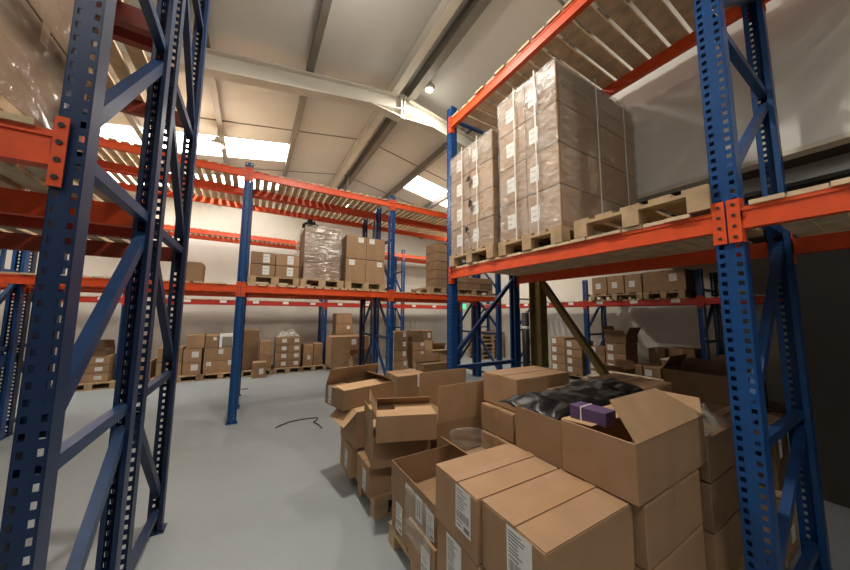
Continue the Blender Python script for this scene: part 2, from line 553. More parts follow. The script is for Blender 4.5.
# row along the back wall
rack('red beamed rack along the back wall with white location plates', (0, 9.5, 0), 0,
     [-4.85, -2.57, -.29, 1.99, 4.7, 7.35], .8, 4.05, [(2.03, 'red', .16, .12, 3, None), (3.88, 'orange', .128, .08, 0, None)], w_=.11)
# low rack along the right-hand wall: local x runs along -Y
rack('red beamed low rack along the cream side wall beyond the olive column', (7.5, 9.03, 0), R(-90),
     [0, 2.29, 4.58, 6.87, 9.16], .9, 2.62, [(2.05, 'red', .16, .12, 3, None)], w_=.10, flip=False)
# big right rack, local x along -Y, front face on the aisle
RXF = 2.2
rack('tall right rack of orange beams and blue uprights carrying two strapped pallet loads', (RXF, 3.10, 0), R(-90),
     [0, 2.605, 5.3], 1.24, 4.55, [(2.275, 'orange', .125, .118, 0, None), (4.345, 'orange', .165, .132, 0, None)], w_=.11, hz=(.15, 1.02, 2.34, 3.45, 4.4))

# ------------------------------------------------------------------ pallets
def pallet_meshes(L, W, hh=.144):
    d, k, bt = MB(), MB(), MB()
    for i in range(5):
        sw = .12
        y = -W / 2 + i * (W - sw) / 4
        d.box(-L / 2, L / 2, y, y + sw, hh - .022, hh)
    for i in range(3):
        x = -L / 2 + i * (L - .12) / 2
        d.box(x, x + .12, -W / 2, W / 2, hh - .044, hh - .022)
    blocks = []
    for i in range(3):
        for j in range(3):
            x = -L / 2 + i * (L - .12) / 2; y = -W / 2 + j * (W - .1) / 2
            kb = MB(); kb.box(x, x + .12, y, y + .1, .022, hh - .044)
            blocks.append(kb)
    for j in range(3):
        y = -W / 2 + j * (W - .1) / 2
        bt.box(-L / 2, L / 2, y, y + .1, 0, .022)
    return d, blocks, bt
_pcache = {}
def pallet(label, x, y, z=0, L=1.2, W=.8, rz=0, group=None, parts=True):
    root = thing('wooden_pallet', label, 'pallet', (x, y, z), rz, group)
    key = (L, W)
    if key not in _pcache:
        d, ks, bt = pallet_meshes(L, W)
        _pcache[key] = (d.mesh('deck_boards', [M['pallet']]), [k.mesh('block', [M['pallet']]) for k in ks], bt.mesh('skid', [M['pallet']]))
    d, ks, bt = _pcache[key]
    link('deck_boards', d, root)
    for k in ks: link('block', k, root)
    link('skid', bt, root)
    return root

# ------------------------------------------------------------------ cartons
def label_mesh(wd, ht, seed, style=0):
    r = random.Random(seed)
    b = MB()
    b.quad((-wd / 2, 0, 0), (wd / 2, 0, 0), (wd / 2, 0, ht), (-wd / 2, 0, ht), 0)
    e = -.0008
    def bar(x0, x1, z0, z1):
        b.quad((x0 * wd - wd / 2, e, z0 * ht), (x1 * wd - wd / 2, e, z0 * ht), (x1 * wd - wd / 2, e, z1 * ht), (x0 * wd - wd / 2, e, z1 * ht), 1)
    if style == 2:      # two thick upright bars
        bar(.10, .16, .06, .94); bar(.84, .9, .06, .94)
        bar(.3, .44, .14, .86); bar(.56, .70, .14, .86)
    elif style == 1:    # small far-off label: a few lines
        bar(.12, .8, .66, .70); bar(.12, .6, .3, .34)
    else:
        z = .93
        while z > .50:
            bar(.08, r.uniform(.45, .9), z - .025, z); z -= r.uniform(.05, .08)
        x = .08
        while x < .9:
            wv = r.uniform(.008, .03); bar(x, x + wv, .26, .44); x += wv + r.uniform(.012, .03)
        bar(.08, .5, .18, .21); bar(.55, .92, .06, .18)
        bar(.08, .42, .08, .12)
    return b.mesh('label', [M['label'], M['ink']])

FACE = {'-y': (0, -1), '+x': (1, 0), '+y': (0, 1), '-x': (-1, 0)}
_n = [0]
def carton(label, c, dims, yaw=0.0, labels=(), tape=True, open_=None, dark=False, group=None, near=False, name='carton', seam='x', mats=None):
    """c: base centre; dims (x, y, z).  open_: {face: flap angle}, 0 shut flat, 90 upright, 180 folded out.
    labels: (face, across -1..1, base fraction 0..1, width, height, style)"""
    _n[0] += 1
    lx, ly, lz = dims
    root = thing(name, label, 'box', c, R(yaw), group)
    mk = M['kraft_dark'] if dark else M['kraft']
    b = MB()
    t = .005
    if open_ is None:
        j = lambda a: a + rng.uniform(-.003, .003)
        pts = [(-lx / 2, -ly / 2, 0), (lx / 2, -ly / 2, 0), (lx / 2, ly / 2, 0), (-lx / 2, ly / 2, 0)]
        tops = [(j(x), j(y), lz - .010) for x, y, _ in pts]
        b.hexa(pts + tops)
        body = b.build('body', mk, root)
        bevel(body, .006 if near else .004, 2)
        # two shut top flaps meeting in the middle
        g = .0025
        for s in (-1, 1):
            f = MB()
            lift = rng.uniform(.0, .004) if near else rng.uniform(0, .002)
            if seam == 'x':
                f.hexa([(-lx / 2 + .002, s * g, lz - .010 + lift), (lx / 2 - .002, s * g, lz - .010 + lift), (lx / 2 - .002, s * (ly / 2 - .002), lz - .010), (-lx / 2 + .002, s * (ly / 2 - .002), lz - .010),
                        (-lx / 2 + .002, s * g, lz - .006 + lift), (lx / 2 - .002, s * g, lz - .006 + lift), (lx / 2 - .002, s * (ly / 2 - .002), lz - .006), (-lx / 2 + .002, s * (ly / 2 - .002), lz - .006)])
            else:
                f.hexa([(s * g, -ly / 2 + .002, lz - .010 + lift), (s * g, ly / 2 - .002, lz - .010 + lift), (s * (lx / 2 - .002), ly / 2 - .002, lz - .010), (s * (lx / 2 - .002), -ly / 2 + .002, lz - .010),
                        (s * g, -ly / 2 + .002, lz - .006 + lift), (s * g, ly / 2 - .002, lz - .006 + lift), (s * (lx / 2 - .002), ly / 2 - .002, lz - .006), (s * (lx / 2 - .002), -ly / 2 + .002, lz - .006)])
            f.build('top_flap', mk, root)
        if tape:
            tb = MB(); tw = .027
            e = .0012
            zt = lz - .0005
            if seam == 'x':
                tb.box(-lx / 2 - e, lx / 2 + e, -tw, tw, lz - .005, zt)
                for s in (-1, 1):
                    x = s * lx / 2
                    tb.box(min(x, x + s * e * 2), max(x, x + s * e * 2), -tw, tw, lz - min(.09, lz * .4), zt)
            else:
                tb.box(-tw, tw, -ly / 2 - e, ly / 2 + e, lz - .005, zt)
                for s in (-1, 1):
                    y = s * ly / 2
                    tb.box(-tw, tw, min(y, y + s * e * 2), max(y, y + s * e * 2), lz - min(.09, lz * .4), zt)
            tb.build('tape', M['tape'], root)
    else:
        # open tray with thin board walls
        b.box(-lx / 2, lx / 2, -ly / 2, ly / 2, 0, t)
        b.box(-lx / 2, lx / 2, -ly / 2, -ly / 2 + t, t, lz)
        b.box(-lx / 2, lx / 2, ly / 2 - t, ly / 2, t, lz)
        b.box(-lx / 2, -lx / 2 + t, -ly / 2 + t, ly / 2 - t, t, lz)
        b.box(lx / 2 - t, lx / 2, -ly / 2 + t, ly / 2 - t, t, lz)
        b.build('body', mk, root)
        for face, spec in open_.items():
            ang, fl, ta, tb_ = (tuple(spec) + (None, .004, .004)[len(spec) - 1:]) if isinstance(spec, tuple) else (spec, None, .004, .004)
            fx, fy = FACE[face]
            span = ly if fx else lx
            depth = fl or min(lx, ly) / 2
            drop = -.007 if (fx and abs(ang) < 8) else 0
            a = R(ang)
            # hinge line at the rim; direction for angle 0 points inward
            hx, hy = fx * lx / 2, fy * ly / 2
            dxy, dz = -math.cos(a), math.sin(a)
            ex, ey, ez = fx * dxy * depth, fy * dxy * depth, dz * depth
            nx, ny, nz = fx * math.sin(a) * t, fy * math.sin(a) * t, math.cos(a) * t
            tx, ty = -fy, fx
            h0, h1 = -span / 2 + .004, span / 2 - .004
            sk = rng.uniform(-.01, .01)
            P = lambda s_, k, n_: (hx + tx * s_ + ex * k + nx * n_, hy + ty * s_ + ey * k + ny * n_, lz + drop + ez * k + nz * n_)
            f = MB()
            mid = .55
            f.hexa([P(h0, 0, 0), P(h1, 0, 0), P(h1 - tb_, 1, 0), P(h0 + ta + sk, 1, 0), P(h0, 0, 1), P(h1, 0, 1), P(h1 - tb_, 1, 1), P(h0 + ta + sk, 1, 1)])
            f.build('flap', M['kraft_inner'] if not dark else mk, root)
    for i, lb in enumerate(labels):
        face, u, v, wd, ht = lb[:5]
        st = lb[5] if len(lb) > 5 else (0 if near else 1)
        me = label_mesh(wd, ht, _n[0] * 7 + i, st)
        fx, fy = FACE[face]
        span = ly if fx else lx
        e = .003
        px = fx * (lx / 2 + e) + (-fy) * u * (span / 2 - wd / 2)
        py = fy * (ly / 2 + e) + fx * u * (span / 2 - wd / 2)
        rz = {'-y': 0, '+x': R(90), '+y': R(180), '-x': R(-90)}[face]
        link('label', me, root, (px, py, v * lz), (0, 0, rz))
    return root

def cbox(label, x0, x1, y0, y1, z0, z1, **k):
    return carton(label, ((x0 + x1) / 2, (y0 + y1) / 2, z0), (x1 - x0, y1 - y0, z1 - z0), **k)

G = .003   # breathing gap between stacked things
PZ = .146  # top of a pallet

# ------------------------------------------------------------------ front pile
pallet('worn pallet under the tall carton pile at the aisle edge, nearest the camera', 1.58, .95, 0, 1.2, .8)
pallet('pallet showing at the aisle edge under the open carton with plastic film', 1.58, 1.77, 0, 1.2, .8)
pallet('pallet on the grey floor under the leaning stack of open cartons', 1.57, 2.83, 0, 1.2, .8)

carton('big sealed carton on top of the pile, nearest the camera', (1.254, .922, .57), (.59, .35, .285), -1, near=True, labels=[('-x', .45, .18, .13, .22)])
carton('big sealed carton on top of the pile beside the film-draped open one', (1.236, 1.287, .57), (.58, .37, .286), -1, near=True, labels=[('-x', .62, .26, .12, .2)])
carton('sealed carton under the nearest big carton of the pile', (1.252, .922, PZ), (.575, .345, .421), -1, near=True, labels=[('-x', .3, .45, .13, .2)])
carton('sealed carton under the second big carton, label half way up', (1.238, 1.287, PZ), (.56, .365, .421), -1, near=True, labels=[('-x', -.15, .40, .13, .24)])
cbox('carton forming the right flank of the near pile, below the torn-open box', 1.575, 2.2, .70, 1.10, .57, .852, near=True, seam='y')
cbox('bottom carton at the right flank of the near pile', 1.575, 2.2, .70, 1.10, PZ, .567, near=True)
cbox('carton behind the second big carton, under the box with the black bag', 1.64, 2.2, 1.12, 1.50, PZ, .50, near=True)
cbox('carton upper of two under the box with the black bag', 1.64, 2.2, 1.12, 1.48, .503, .845, near=True)
# torn-open box with raised flap
carton('torn-open carton with a big raised flap on top of the pile', (1.92, .885, .859), (.80, .37, .262), 0, near=True,
       open_={'-y': (56, .20, .0, .30), '+y': (4, .17), '+x': (150, .14, .05, .12), '-x': (-70, .12)})
carton('open carton holding the black plastic bag', (1.87, 1.245, .849), (.68, .33, .255), 0, near=True, open_={'+x': (250, .15), '+y': (262, .12)})
# tall pair
cbox('clean sealed carton highest in the pile, in front of the olive column', 1.98, 2.71, 1.80, 2.22, .872, 1.15, near=True, seam='x')
cbox('sealed carton directly under the clean highest carton of the pile', 1.93, 2.6, 1.80, 2.2, .635, .869, near=True, seam='x')
cbox('third carton down under the clean highest carton', 1.90, 2.55, 1.78, 2.17, .39, .632, near=True, seam='x')
cbox('bottom carton under the clean highest carton', 1.93, 2.55, 1.78, 2.17, PZ, .387, near=True)
cbox('carton wedged between the open film box and the tall pair', 1.52, 1.88, 1.62, 2.15, PZ, .50, near=True)
# film-draped open box at the aisle edge
carton('open carton with a film-draped rim at the aisle edge', (1.245, 1.815, .385), (.54, .62, .215), 0, near=True,
       open_={'+x': (40, .13)}, labels=[('-x', .43, .12, .085, .145, 2), ('-x', .93, .04, .085, .15, 0)])
cbox('lower carton with a label under the film-draped open box', .98, 1.5, 1.82, 2.12, PZ, .383, near=True, labels=[('-x', -.2, .12, .1, .18)])
cbox('plain lower carton under the near end of the film-draped box', .955, 1.5, 1.49, 1.81, PZ, .383, near=True, labels=[('-x', .6, .1, .1, .16)])
# leaning stack
cbox('bottom carton with a white label at the near corner of the leaning stack', .935, 1.43, 2.50, 2.83, PZ, .397, near=True, labels=[('-x', .5, .1, .085, .17)])
cbox('bottom carton at the far end of the leaning stack', .885, 1.45, 2.86, 3.22, PZ, .42, near=True, labels=[('-x', .3, .2, .09, .16)])
carton('half-open carton with its left flap raised, second in the leaning stack', (1.235, 2.60, .40), (.52, .42, .255), -9, near=True,
       open_={'-x': (92, .2), '-y': (0, .21), '+y': (0, .2)}, labels=[])
carton('carton skewed on top of the leaning stack with flaps standing up behind', (1.215, 2.385, .662), (.50, .34, .20), -21, near=True,
       open_={'-y': (0, .165), '+y': (42, .11), '-x': (112, .15), '+x': (0, .34)}, labels=[('-x', -.1, .04, .07, .17)])
carton('carton with one flap folded down outward, under the wide open top box', (1.15, 3.05, .423), (.5, .40, .33), 6, near=True,
       open_={'-x': (222, .17), '+x': (0, .2), '-y': (0, .19), '+y': (0, .19)})
carton('wide open carton on top of the far end of the leaning stack', (1.07, 3.18, .757), (.62, .38, .185), 14, near=True,
       open_={'+y': (62, .19), '-y': (6, .18), '-x': (0, .2), '+x': (30, .18)}, labels=[('-x', -.55, .1, .07, .17)])
# wide open carton with tall upright panels
carton('large carton with tall upright flaps behind the skewed carton', (1.84, 2.53, .42), (.62, .36, .27), 0, near=True,
       open_={'-y': (92, .34), '+y': (88, .40), '-x': (70, .14)})
cbox('carton supporting the one with tall upright flaps', 1.5, 2.11, 2.36, 2.78, PZ, .417, near=True)
# mid-distance labelled carton
pallet('pallet behind the leaning stack carrying one labelled carton', 1.93, 3.82, 0, 1.0, .8)
cbox('lower carton behind the leaning stack', 1.62, 2.16, 3.5, 4.0, PZ, .575)
cbox('labelled sealed carton standing alone behind the leaning stack', 1.69, 2.13, 3.56, 3.95, .578, .885, labels=[('-y', .75, .45, .09, .16, 1)], near=True)

# behind the torn box, in the rack
pallet('pallet inside the right rack behind the pile', 2.83, 1.2, 0, 1.0, 1.0)
for k, (z0, z1, tx) in enumerate(((PZ, .45, 'bottom'), (.453, .76, 'middle'), (.763, 1.13, 'top'))):
    cbox('brown carton stacked behind the torn-open box, %s of three' % tx, 2.68, 3.18, 1.15, 1.62, z0, z1, dark=False, near=True, group='cartons behind the torn box')
for k, (z0, z1, tx) in enumerate(((PZ, .42, 'bottom'), (.423, .70, 'middle'), (.703, .96, 'top'))):
    cbox('carton in the narrow stack beside the right upright, %s of three' % tx, 2.42, 2.92, .72, 1.08, z0, z1, near=True, group='cartons beside the right upright')
cbox('long carton hidden under the black bag', 2.22, 2.6, 1.2, 1.7, PZ, .62, near=True)
cbox('carton under the black bag beside the highest carton', 2.22, 2.62, 1.2, 1.7, .623, 1.07, near=True)
for k, (z0, z1, tx) in enumerate(((PZ, .36, 'lower'), (.363, .56, 'upper'))):
    cbox('dim carton behind the right upright with papers, %s one' % tx, 2.95, 3.3, .545, 1.06, z0, z1, near=True, labels=[('-y', .2, .4, .1, .1, 1)])
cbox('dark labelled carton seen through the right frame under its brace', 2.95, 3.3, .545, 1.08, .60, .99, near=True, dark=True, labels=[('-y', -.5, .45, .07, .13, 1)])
b = MB(); b.box(2.93, 3.31, .535, 1.10, .563, .597)
tag(b.build('cardboard_sheet', M['kraft_inner']), 'flat board sticking out under the dark labelled carton', 'cardboard')

# purple box
pb = thing('purple_box', 'small purple product box lying on the torn-open carton', 'box', (1.63, .955, 1.131), R(3))
b = MB(); b.box(-.055, .055, -.095, .095, 0, .07); bevel(b.build('body', M['purple'], pb), .003)
b = MB(); b.box(-.057, .057, .03, .036, .0, .0715); b.build('lid_edge', M['strap'], pb)

# black plastic bag spilling over
def bag():
    b = MB()
    nx, ny = 44, 26
    x0, x1, y0, y1 = 1.555, 2.72, 1.10, 1.56
    grid = []
    for j in range(ny + 1):
        for i in range(nx + 1):
            u, v = i / nx, j / ny
            x = x0 + (x1 - x0) * u; y = y0 + (y1 - y0) * v
            if True:
                y = y + .03 * math.sin(7 * u + 2)
            p = Vector((x * 5, y * 5, 0))
            hgt = 1.103 + .045 * math.sin(math.pi * min(1, u * 1.1)) * math.sin(math.pi * (.15 + .8 * v)) + .04 * abs(noise.noise(p)) + .022 * noise.noise(p * 2.7)
            if u > .62: hgt += .06 * (u - .62) / .38 * math.sin(math.pi * v)
            edge = min(u, 1 - u, v, 1 - v)
            if edge < .06: hgt -= .03 * (1 - edge / .06)
            x += .02 * noise.noise(p * 1.9 + Vector((9, 0, 0)))
            grid.append((x, y, hgt))
    b.v = grid
    for j in range(ny):
        for i in range(nx):
            a = j * (nx + 1) + i
            b.f.append((a, a + 1, a + nx + 2, a + nx + 1)); b.mi.append(0)
    o = b.build('plastic_bag', M['bag'], None, True)
    s = o.modifiers.new('thick', 'SOLIDIFY'); s.thickness = .004; s.offset = 1
    return tag(o, 'crumpled glossy black plastic bag lying over the open carton', 'plastic bag')
bag()

# crumpled clear film behind the torn box
def crumple(name, label, cx, cy, z, lx, ly, hgt, m, seed, cat='plastic film', rot=0):
    b = MB(); n = 22
    ca, sa = math.cos(rot), math.sin(rot)
    for j in range(n + 1):
        for i in range(n + 1):
            u, v = i / n, j / n
            p = Vector((u * 4 + seed, v * 4, seed * .3))
            x = (u - .5) * lx + .03 * noise.noise(p * 1.7); y = (v - .5) * ly + .03 * noise.noise(p * 1.3 + Vector((5, 5, 0)))
            zz = hgt * (math.sin(math.pi * u) * math.sin(math.pi * v)) ** .6 * (.45 + .9 * abs(noise.noise(p * 1.5)))
            b.v.append((cx + x * ca - y * sa, cy + x * sa + y * ca, z + max(.002, zz)))
    for j in range(n):
        for i in range(n):
            a = j * (n + 1) + i
            b.f.append((a, a + 1, a + n + 2, a + n + 1)); b.mi.append(0)
    o = b.build(name, m, None, True)
    s = o.modifiers.new('thick', 'SOLIDIFY'); s.thickness = .002
    return tag(o, label, cat)
crumple('plastic_film', 'crumpled clear film on the narrow stack beside the right upright', 2.66, .90, .972, .5, .36, .16, M['film_milky'], 3.1)

# film over the rim of the aisle-edge open box: hangs down its aisle side
def hang_film(label, x, y0, y1, z0, z1, seed):
    b = MB(); n = 16
    for j in range(n + 1):
        for i in range(n + 1):
            u, v = i / n, j / n
            p = Vector((u * 5 + seed, v * 5, 0))
            zz = z0 + (z1 - z0) * v + (.05 * noise.noise(Vector((u * 3 + seed, 2, 0))) if j == 0 else 0)
            b.v.append((x - .012 - .02 * abs(noise.noise(p)), y0 + (y1 - y0) * u, zz))
    for j in range(n):
        for i in range(n):
            a = j * (n + 1) + i
            b.f.append((a, a + 1, a + n + 2, a + n + 1)); b.mi.append(0)
    o = b.build('plastic_film', M['film_sheet'], None, True)
    s = o.modifiers.new('thick', 'SOLIDIFY'); s.thickness = .002
    return tag(o, label, 'plastic film')
hang_film('wrinkled clear film hanging down the aisle side of the open carton', .945, 1.49, 1.80, .30, .605, 2.2)
# clear plastic sheet standing in front of the carton with tall flaps
b = MB()
n = 10
for j in range(n + 1):
    for i in range(n + 1):
        u, v = i / n, j / n
        hh = .30 - .05 * u ** 6 - .04 * (1 - u) ** 4
        b.v.append((1.54 + .30 * u + .01 * math.sin(5 * v), 2.13 - .12 * u + .03 * v + .01 * math.sin(6 * u), .503 + hh * v * .72))
for j in range(n):
    for i in range(n):
        a = j * (n + 1) + i
        b.f.append((a, a + 1, a + n + 2, a + n + 1)); b.mi.append(0)
o = b.build('plastic_sheet', M['film_sheet'], None, True)
s = o.modifiers.new('thick', 'SOLIDIFY'); s.thickness = .003
tag(o, 'clear plastic sheet standing on edge between the skewed carton and the pile', 'plastic sheet')

# ------------------------------------------------------------------ loads on the right rack
ZR = 2.301
def film_shell(x0, x1, y0, y1, z0, z1, m, parent, seed, amp=.015, top=True, div=14, bulge=0.0):
    b = MB()
    def P(x, y, z, nx, ny, nz):
        p = Vector((x * 3 + seed, y * 3, z * 3))
        d = amp * (.4 + abs(noise.noise(p)) * 1.6)
        k = bulge * math.sin(math.pi * (z - z0) / (z1 - z0))
        return (x + nx * (d + k), y + ny * (d + k), z + nz * d)
    def sheet(o, du, dv, nrm):
        base = len(b.v)
        for j in range(div + 1):
            for i in range(div + 1):
                q = Vector(o) + Vector(du) * (i / div) + Vector(dv) * (j / div)
                b.v.append(P(q.x, q.y, q.z, *nrm))
        for j in range(div):
            for i in range(div):
                a = base + j * (div + 1) + i
                b.f.append((a, a + 1, a + div + 2, a + div + 1)); b.mi.append(0)
    X, Y, Z = x1 - x0, y1 - y0, z1 - z0
    sheet((x0, y0, z0), (X, 0, 0), (0, 0, Z), (0, -1, 0))
    sheet((x0, y1, z0), (X, 0, 0), (0, 0, Z), (0, 1, 0))
    sheet((x0, y0, z0), (0, Y, 0), (0, 0, Z), (-1, 0, 0))
    sheet((x1, y0, z0), (0, Y, 0), (0, 0, Z), (1, 0, 0))
    if top: sheet((x0, y0, z1), (X, 0, 0), (0, Y, 0), (0, 0, 1))
    return b.build('film', m, parent, True)

def strap_loop(parent, y, x0, x1, z0, z1, seed):
    """vertical white band across the aisle face and over the top"""
    b = MB()
    t, wv = .004, .012
    e = .03
    b.box(x0 - e - t, x0 - e, y - wv / 2, y + wv / 2, z0, z1 + e)
    b.box(x0 - e - t, x1 + e + t, y - wv / 2, y + wv / 2, z1 + e, z1 + e + t)
    b.box(x1 + e, x1 + e + t, y - wv / 2, y + wv / 2, z0, z1 + e)
    b.build('strap', M['strap'], parent)
def strap_loop_x(parent, x, y0, y1, z0, z1):
    b = MB(); t, wv, e = .004, .012, .03
    b.box(x - wv / 2, x + wv / 2, y0 - e - t, y0 - e, z0, z1 + e + .006)
    b.box(x - wv / 2, x + wv / 2, y0 - e - t, y1 + e + t, z1 + e + .006, z1 + e + .006 + t)
    b.box(x - wv / 2, x + wv / 2, y1 + e, y1 + e + t, z0, z1 + e + .006)
    b.build('strap', M['strap'], parent)

def strapped_load(who, y0, y1, x0, x1, layers, lh, seed, torn):
    pallet('pallet under %s on the right rack' % who, (x0 + x1) / 2, (y0 + y1) / 2, ZR, x1 - x0 + .06, y1 - y0 + .02)
    z = ZR + .147
    names = ['bottom', 'second', 'third', 'top', 'uppermost']
    for k in range(layers):
        for (iy, nm) in ((0, 'near'), (1, 'far')):
            for (ix, nx) in ((0, 'aisle'), (1, 'wall')):
                ya = y0 + iy * (y1 - y0) / 2; xa = x0 + ix * (x1 - x0) / 2
                lab = 'wrapped carton of %s, %s layer, %s %s corner' % (who, names[k], nm, nx)
                lb = [('-x', -.7 if iy == 0 else -.2, .28, .10, .15, 1)] if ix == 0 else []
                cbox(lab, xa + .003, xa + (x1 - x0) / 2 - .003, ya + .003, ya + (y1 - y0) / 2 - .003, z + k * lh, z + (k + 1) * lh - G, labels=lb, group='cartons of ' + who, tape=False, near=True)
    zt = z + layers * lh
    root = thing('stretch_wrap', 'clear stretch wrap and white straps round %s' % who, 'wrap', ((x0 + x1) / 2, (y0 + y1) / 2, ZR + .08))
    off = Vector(root.location)
    f = film_shell(x0, x1, y0, y1, z + .004, zt, M['film'], root, seed)
    f.location = -off
    holder = root
    n0 = len(root.children)
    L = y1 - y0
    for q in (.30, .66):
        strap_loop(root, y0 + L * q, x0, x1, z - .04, zt, seed)
    for q in (.42, .8):
        strap_loop_x(root, x0 + (x1 - x0) * q, y0, y1, z - .04, zt)
    # milky scrunched band round the top
    g = film_shell(x0 - .004, x1 + .004, y0 - .004, y1 + .004, zt - .22, zt + .004, M['film_milky'], root, seed + 4, amp=.02)
    g.name = 'top_film_band'
    for ch in root.children:
        ch.location = -off
    if torn:
        b = MB()
        for k, (yy, zz) in enumerate(torn):
            b = MB()
            for j in range(5):
                a = rng.uniform(0, 6.28); r_ = rng.uniform(.015, .045)
                b.quad((x0 - .034, yy + r_ * math.cos(a), zz + r_ * math.sin(a)), (x0 - .036, yy + r_ * math.cos(a + 1.2), zz + r_ * math.sin(a + 1.2)),
                       (x0 - .05, yy + 1.5 * r_ * math.cos(a + 2), zz + 1.4 * r_ * math.sin(a + 2)), (x0 - .035, yy - r_ * math.cos(a), zz - r_ * math.sin(a)))
            o = b.build('torn_paper', M['black'], root); o.location = -off
    return root
strapped_load('the large strapped load', 1.47, 2.17, 2.20, 3.56, 4, .380, 1.0, None)
strapped_load('the narrower strapped load at the rack end', 2.25, 3.02, 2.18, 3.4, 4, .325, 5.0, [(2.62, 3.32), (2.6, 3.0), (2.66, 2.68)])
pallet('empty weathered pallet beside the large strapped load on the right rack', 2.72, .95, ZR, 1.1, .8)

# ------------------------------------------------------------------ load on the near-left rack
ZL = 2.304
pallet('pallet high on the near left rack under the hazy wrapped load', LX - .85, 1.8, ZL, 1.2, .8)
for k in range(2):
    for i, nm in ((0, 'outer'), (1, 'inner')):
        x1_ = LX - .28 - i * .6
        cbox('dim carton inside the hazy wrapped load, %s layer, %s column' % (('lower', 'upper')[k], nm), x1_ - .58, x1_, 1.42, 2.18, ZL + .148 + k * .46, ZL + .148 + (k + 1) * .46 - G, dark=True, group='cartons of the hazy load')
wr = thing('stretch_wrap', 'hazy grey stretch wrap round the load on the near left rack', 'wrap', (LX - .85, 1.8, ZL + .1))
f = film_shell(LX - 1.46, LX - .26, 1.41, 2.19, ZL + .152, ZL + 1.09, M['film_dim'], wr, 8.0)
f.location = -Vector(wr.location)
# brown cartons far left behind the near uprights
pallet('pallet on the floor under the near left rack', -2.0, 2.85, 0, 1.2, .8)
for k in range(3):
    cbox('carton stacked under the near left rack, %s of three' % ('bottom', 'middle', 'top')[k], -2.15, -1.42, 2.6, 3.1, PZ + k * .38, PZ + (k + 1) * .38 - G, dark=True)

# ------------------------------------------------------------------ loads on the middle rack
ZB = 2.165
pallet('pallet under the four small cartons on the middle rack', .31, 5.98, ZB, .8, .9)
for k in range(2):
    for i in range(2):
        x0 = -.06 + i * .37
        cbox('small carton on the middle rack, %s row, %s of the pair beside the upright' % (('lower', 'upper')[k], ('first', 'second')[i]), x0, x0 + .36, 5.55, 6.0, ZB + .146 + k * .205, ZB + .146 + (k + 1) * .205 - G,
             labels=[('-y', .35, .12, .1, .15, 1)], group='four small cartons on the middle rack')
pallet('pallet under the bulging wrapped bundle on the middle rack', 1.08, 5.98, ZB, .78, .9)
for k in range(3):
    cbox('crushed carton inside the bulging wrapped bundle, %s layer' % ('bottom', 'middle', 'top')[k], .76, 1.40, 5.6, 6.3, ZB + .147 + k * .325, ZB + .147 + (k + 1) * .325 - G)
wr = thing('stretch_wrap', 'shiny wrinkled wrap round the bulging bundle on the middle rack', 'wrap', (1.08, 5.95, ZB + .1))
f = film_shell(.75, 1.41, 5.58, 6.32, ZB + .15, ZB + 1.145, M['film_shiny'], wr, 11.0, amp=.035, bulge=.05, div=22)
f.location = -Vector(wr.location)
crumple('plastic_bag', 'black bag scrunched on top of the bulging wrapped bundle', .86, 5.75, ZB + 1.165, .26, .3, .14, M['bag'], 7.7, 'plastic bag')
pallet('pallet under the four tall cartons on the middle rack', 1.91, 5.98, ZB, .82, .9)
for k in range(2):
    for i in range(2):
        x0 = 1.51 + i * .40
        cbox('tall carton on the middle rack, %s row, %s of the pair beside the bundle' % (('lower', 'upper')[k], ('first', 'second')[i]), x0, x0 + .395, 5.55, 6.05, ZB + .146 + k * .46, ZB + .146 + (k + 1) * .46 - G,
             labels=[('-y', -.6 if (i + k) % 2 == 0 else .6, .72, .11, .10, 1)], group='four tall cartons on the middle rack')
cbox('single small carton seen past the near perforated upright on the middle rack', -.97, -.70, 5.55, 5.95, ZB, ZB + .30)
pallet('pallet under the tall carton column on the middle rack', 3.78, 5.98, ZB, .8, .9)
for k in range(5):
    cbox('carton in the tall column on the middle rack, %s from the shelf' % ('first', 'second', 'third', 'fourth', 'fifth')[k], 3.56, 3.98, 5.56, 6.0, ZB + .146 + k * .205, ZB + .146 + (k + 1) * .205 - G, group='tall carton column on the middle rack')
pallet('pallet under the low carton rows at the far end of the middle rack', 4.68, 5.98, ZB, 1.2, .9)
for k in range(2):
    for i in range(3):
        x0 = 4.06 + i * .42
        cbox('low carton on the middle rack, %s row, %s beyond the tall column' % (('lower', 'upper')[k], ('first', 'second', 'third')[i]), x0, x0 + .41, 5.56, 6.0, ZB + .146 + k * .15, ZB + .146 + (k + 1) * .15 - G, group='low cartons at the end of the middle rack')

# ------------------------------------------------------------------ floor stock along the back wall
YC = 9.35
def wall_pallet(desc, x, y=None, L=1.0):
    pallet('pallet under %s by the back wall' % desc, x, (y or YC) + .32, 0, L, .8)
def wb(label, x0, x1, z0, z1, y=None, d=.5, **k):
    y = YC if y is None else y
    return cbox(label, x0, x1, y, y + d, z0, z1, **k)
ordn = ('bottom', 'second', 'third', 'fourth', 'fifth')
wall_pallet('the low stack left of the far blue upright', -2.95, L=.9)
for k in range(3):
    wb('carton in the low stack at the far end of the back wall, %s' % ordn[k], -3.30, -2.68, PZ + k * .19, PZ + (k + 1) * .19 - G, labels=[('-y', .6, .3, .12, .08, 1)], group='low stack at the back wall end')
wb('opened dark carton lying on the low stack at the back wall end', -3.2, -2.75, PZ + .57, PZ + .70, dark=True, open_={'-y': 120, '+y': 60})
wb('single carton beside the far blue upright by the back wall', -2.45, -1.98, 0.0, .55)
wall_pallet('the two-wide stack seen between the near perforated uprights', -1.45)
wb('lower wide carton of the two-wide back wall stack', -1.88, -1.41, PZ, .49, labels=[('-y', .6, .4, .12, .1, 1)])
wb('upper wide carton of the two-wide back wall stack', -1.88, -1.41, .493, .84, labels=[('-y', .4, .4, .1, .1, 1)])
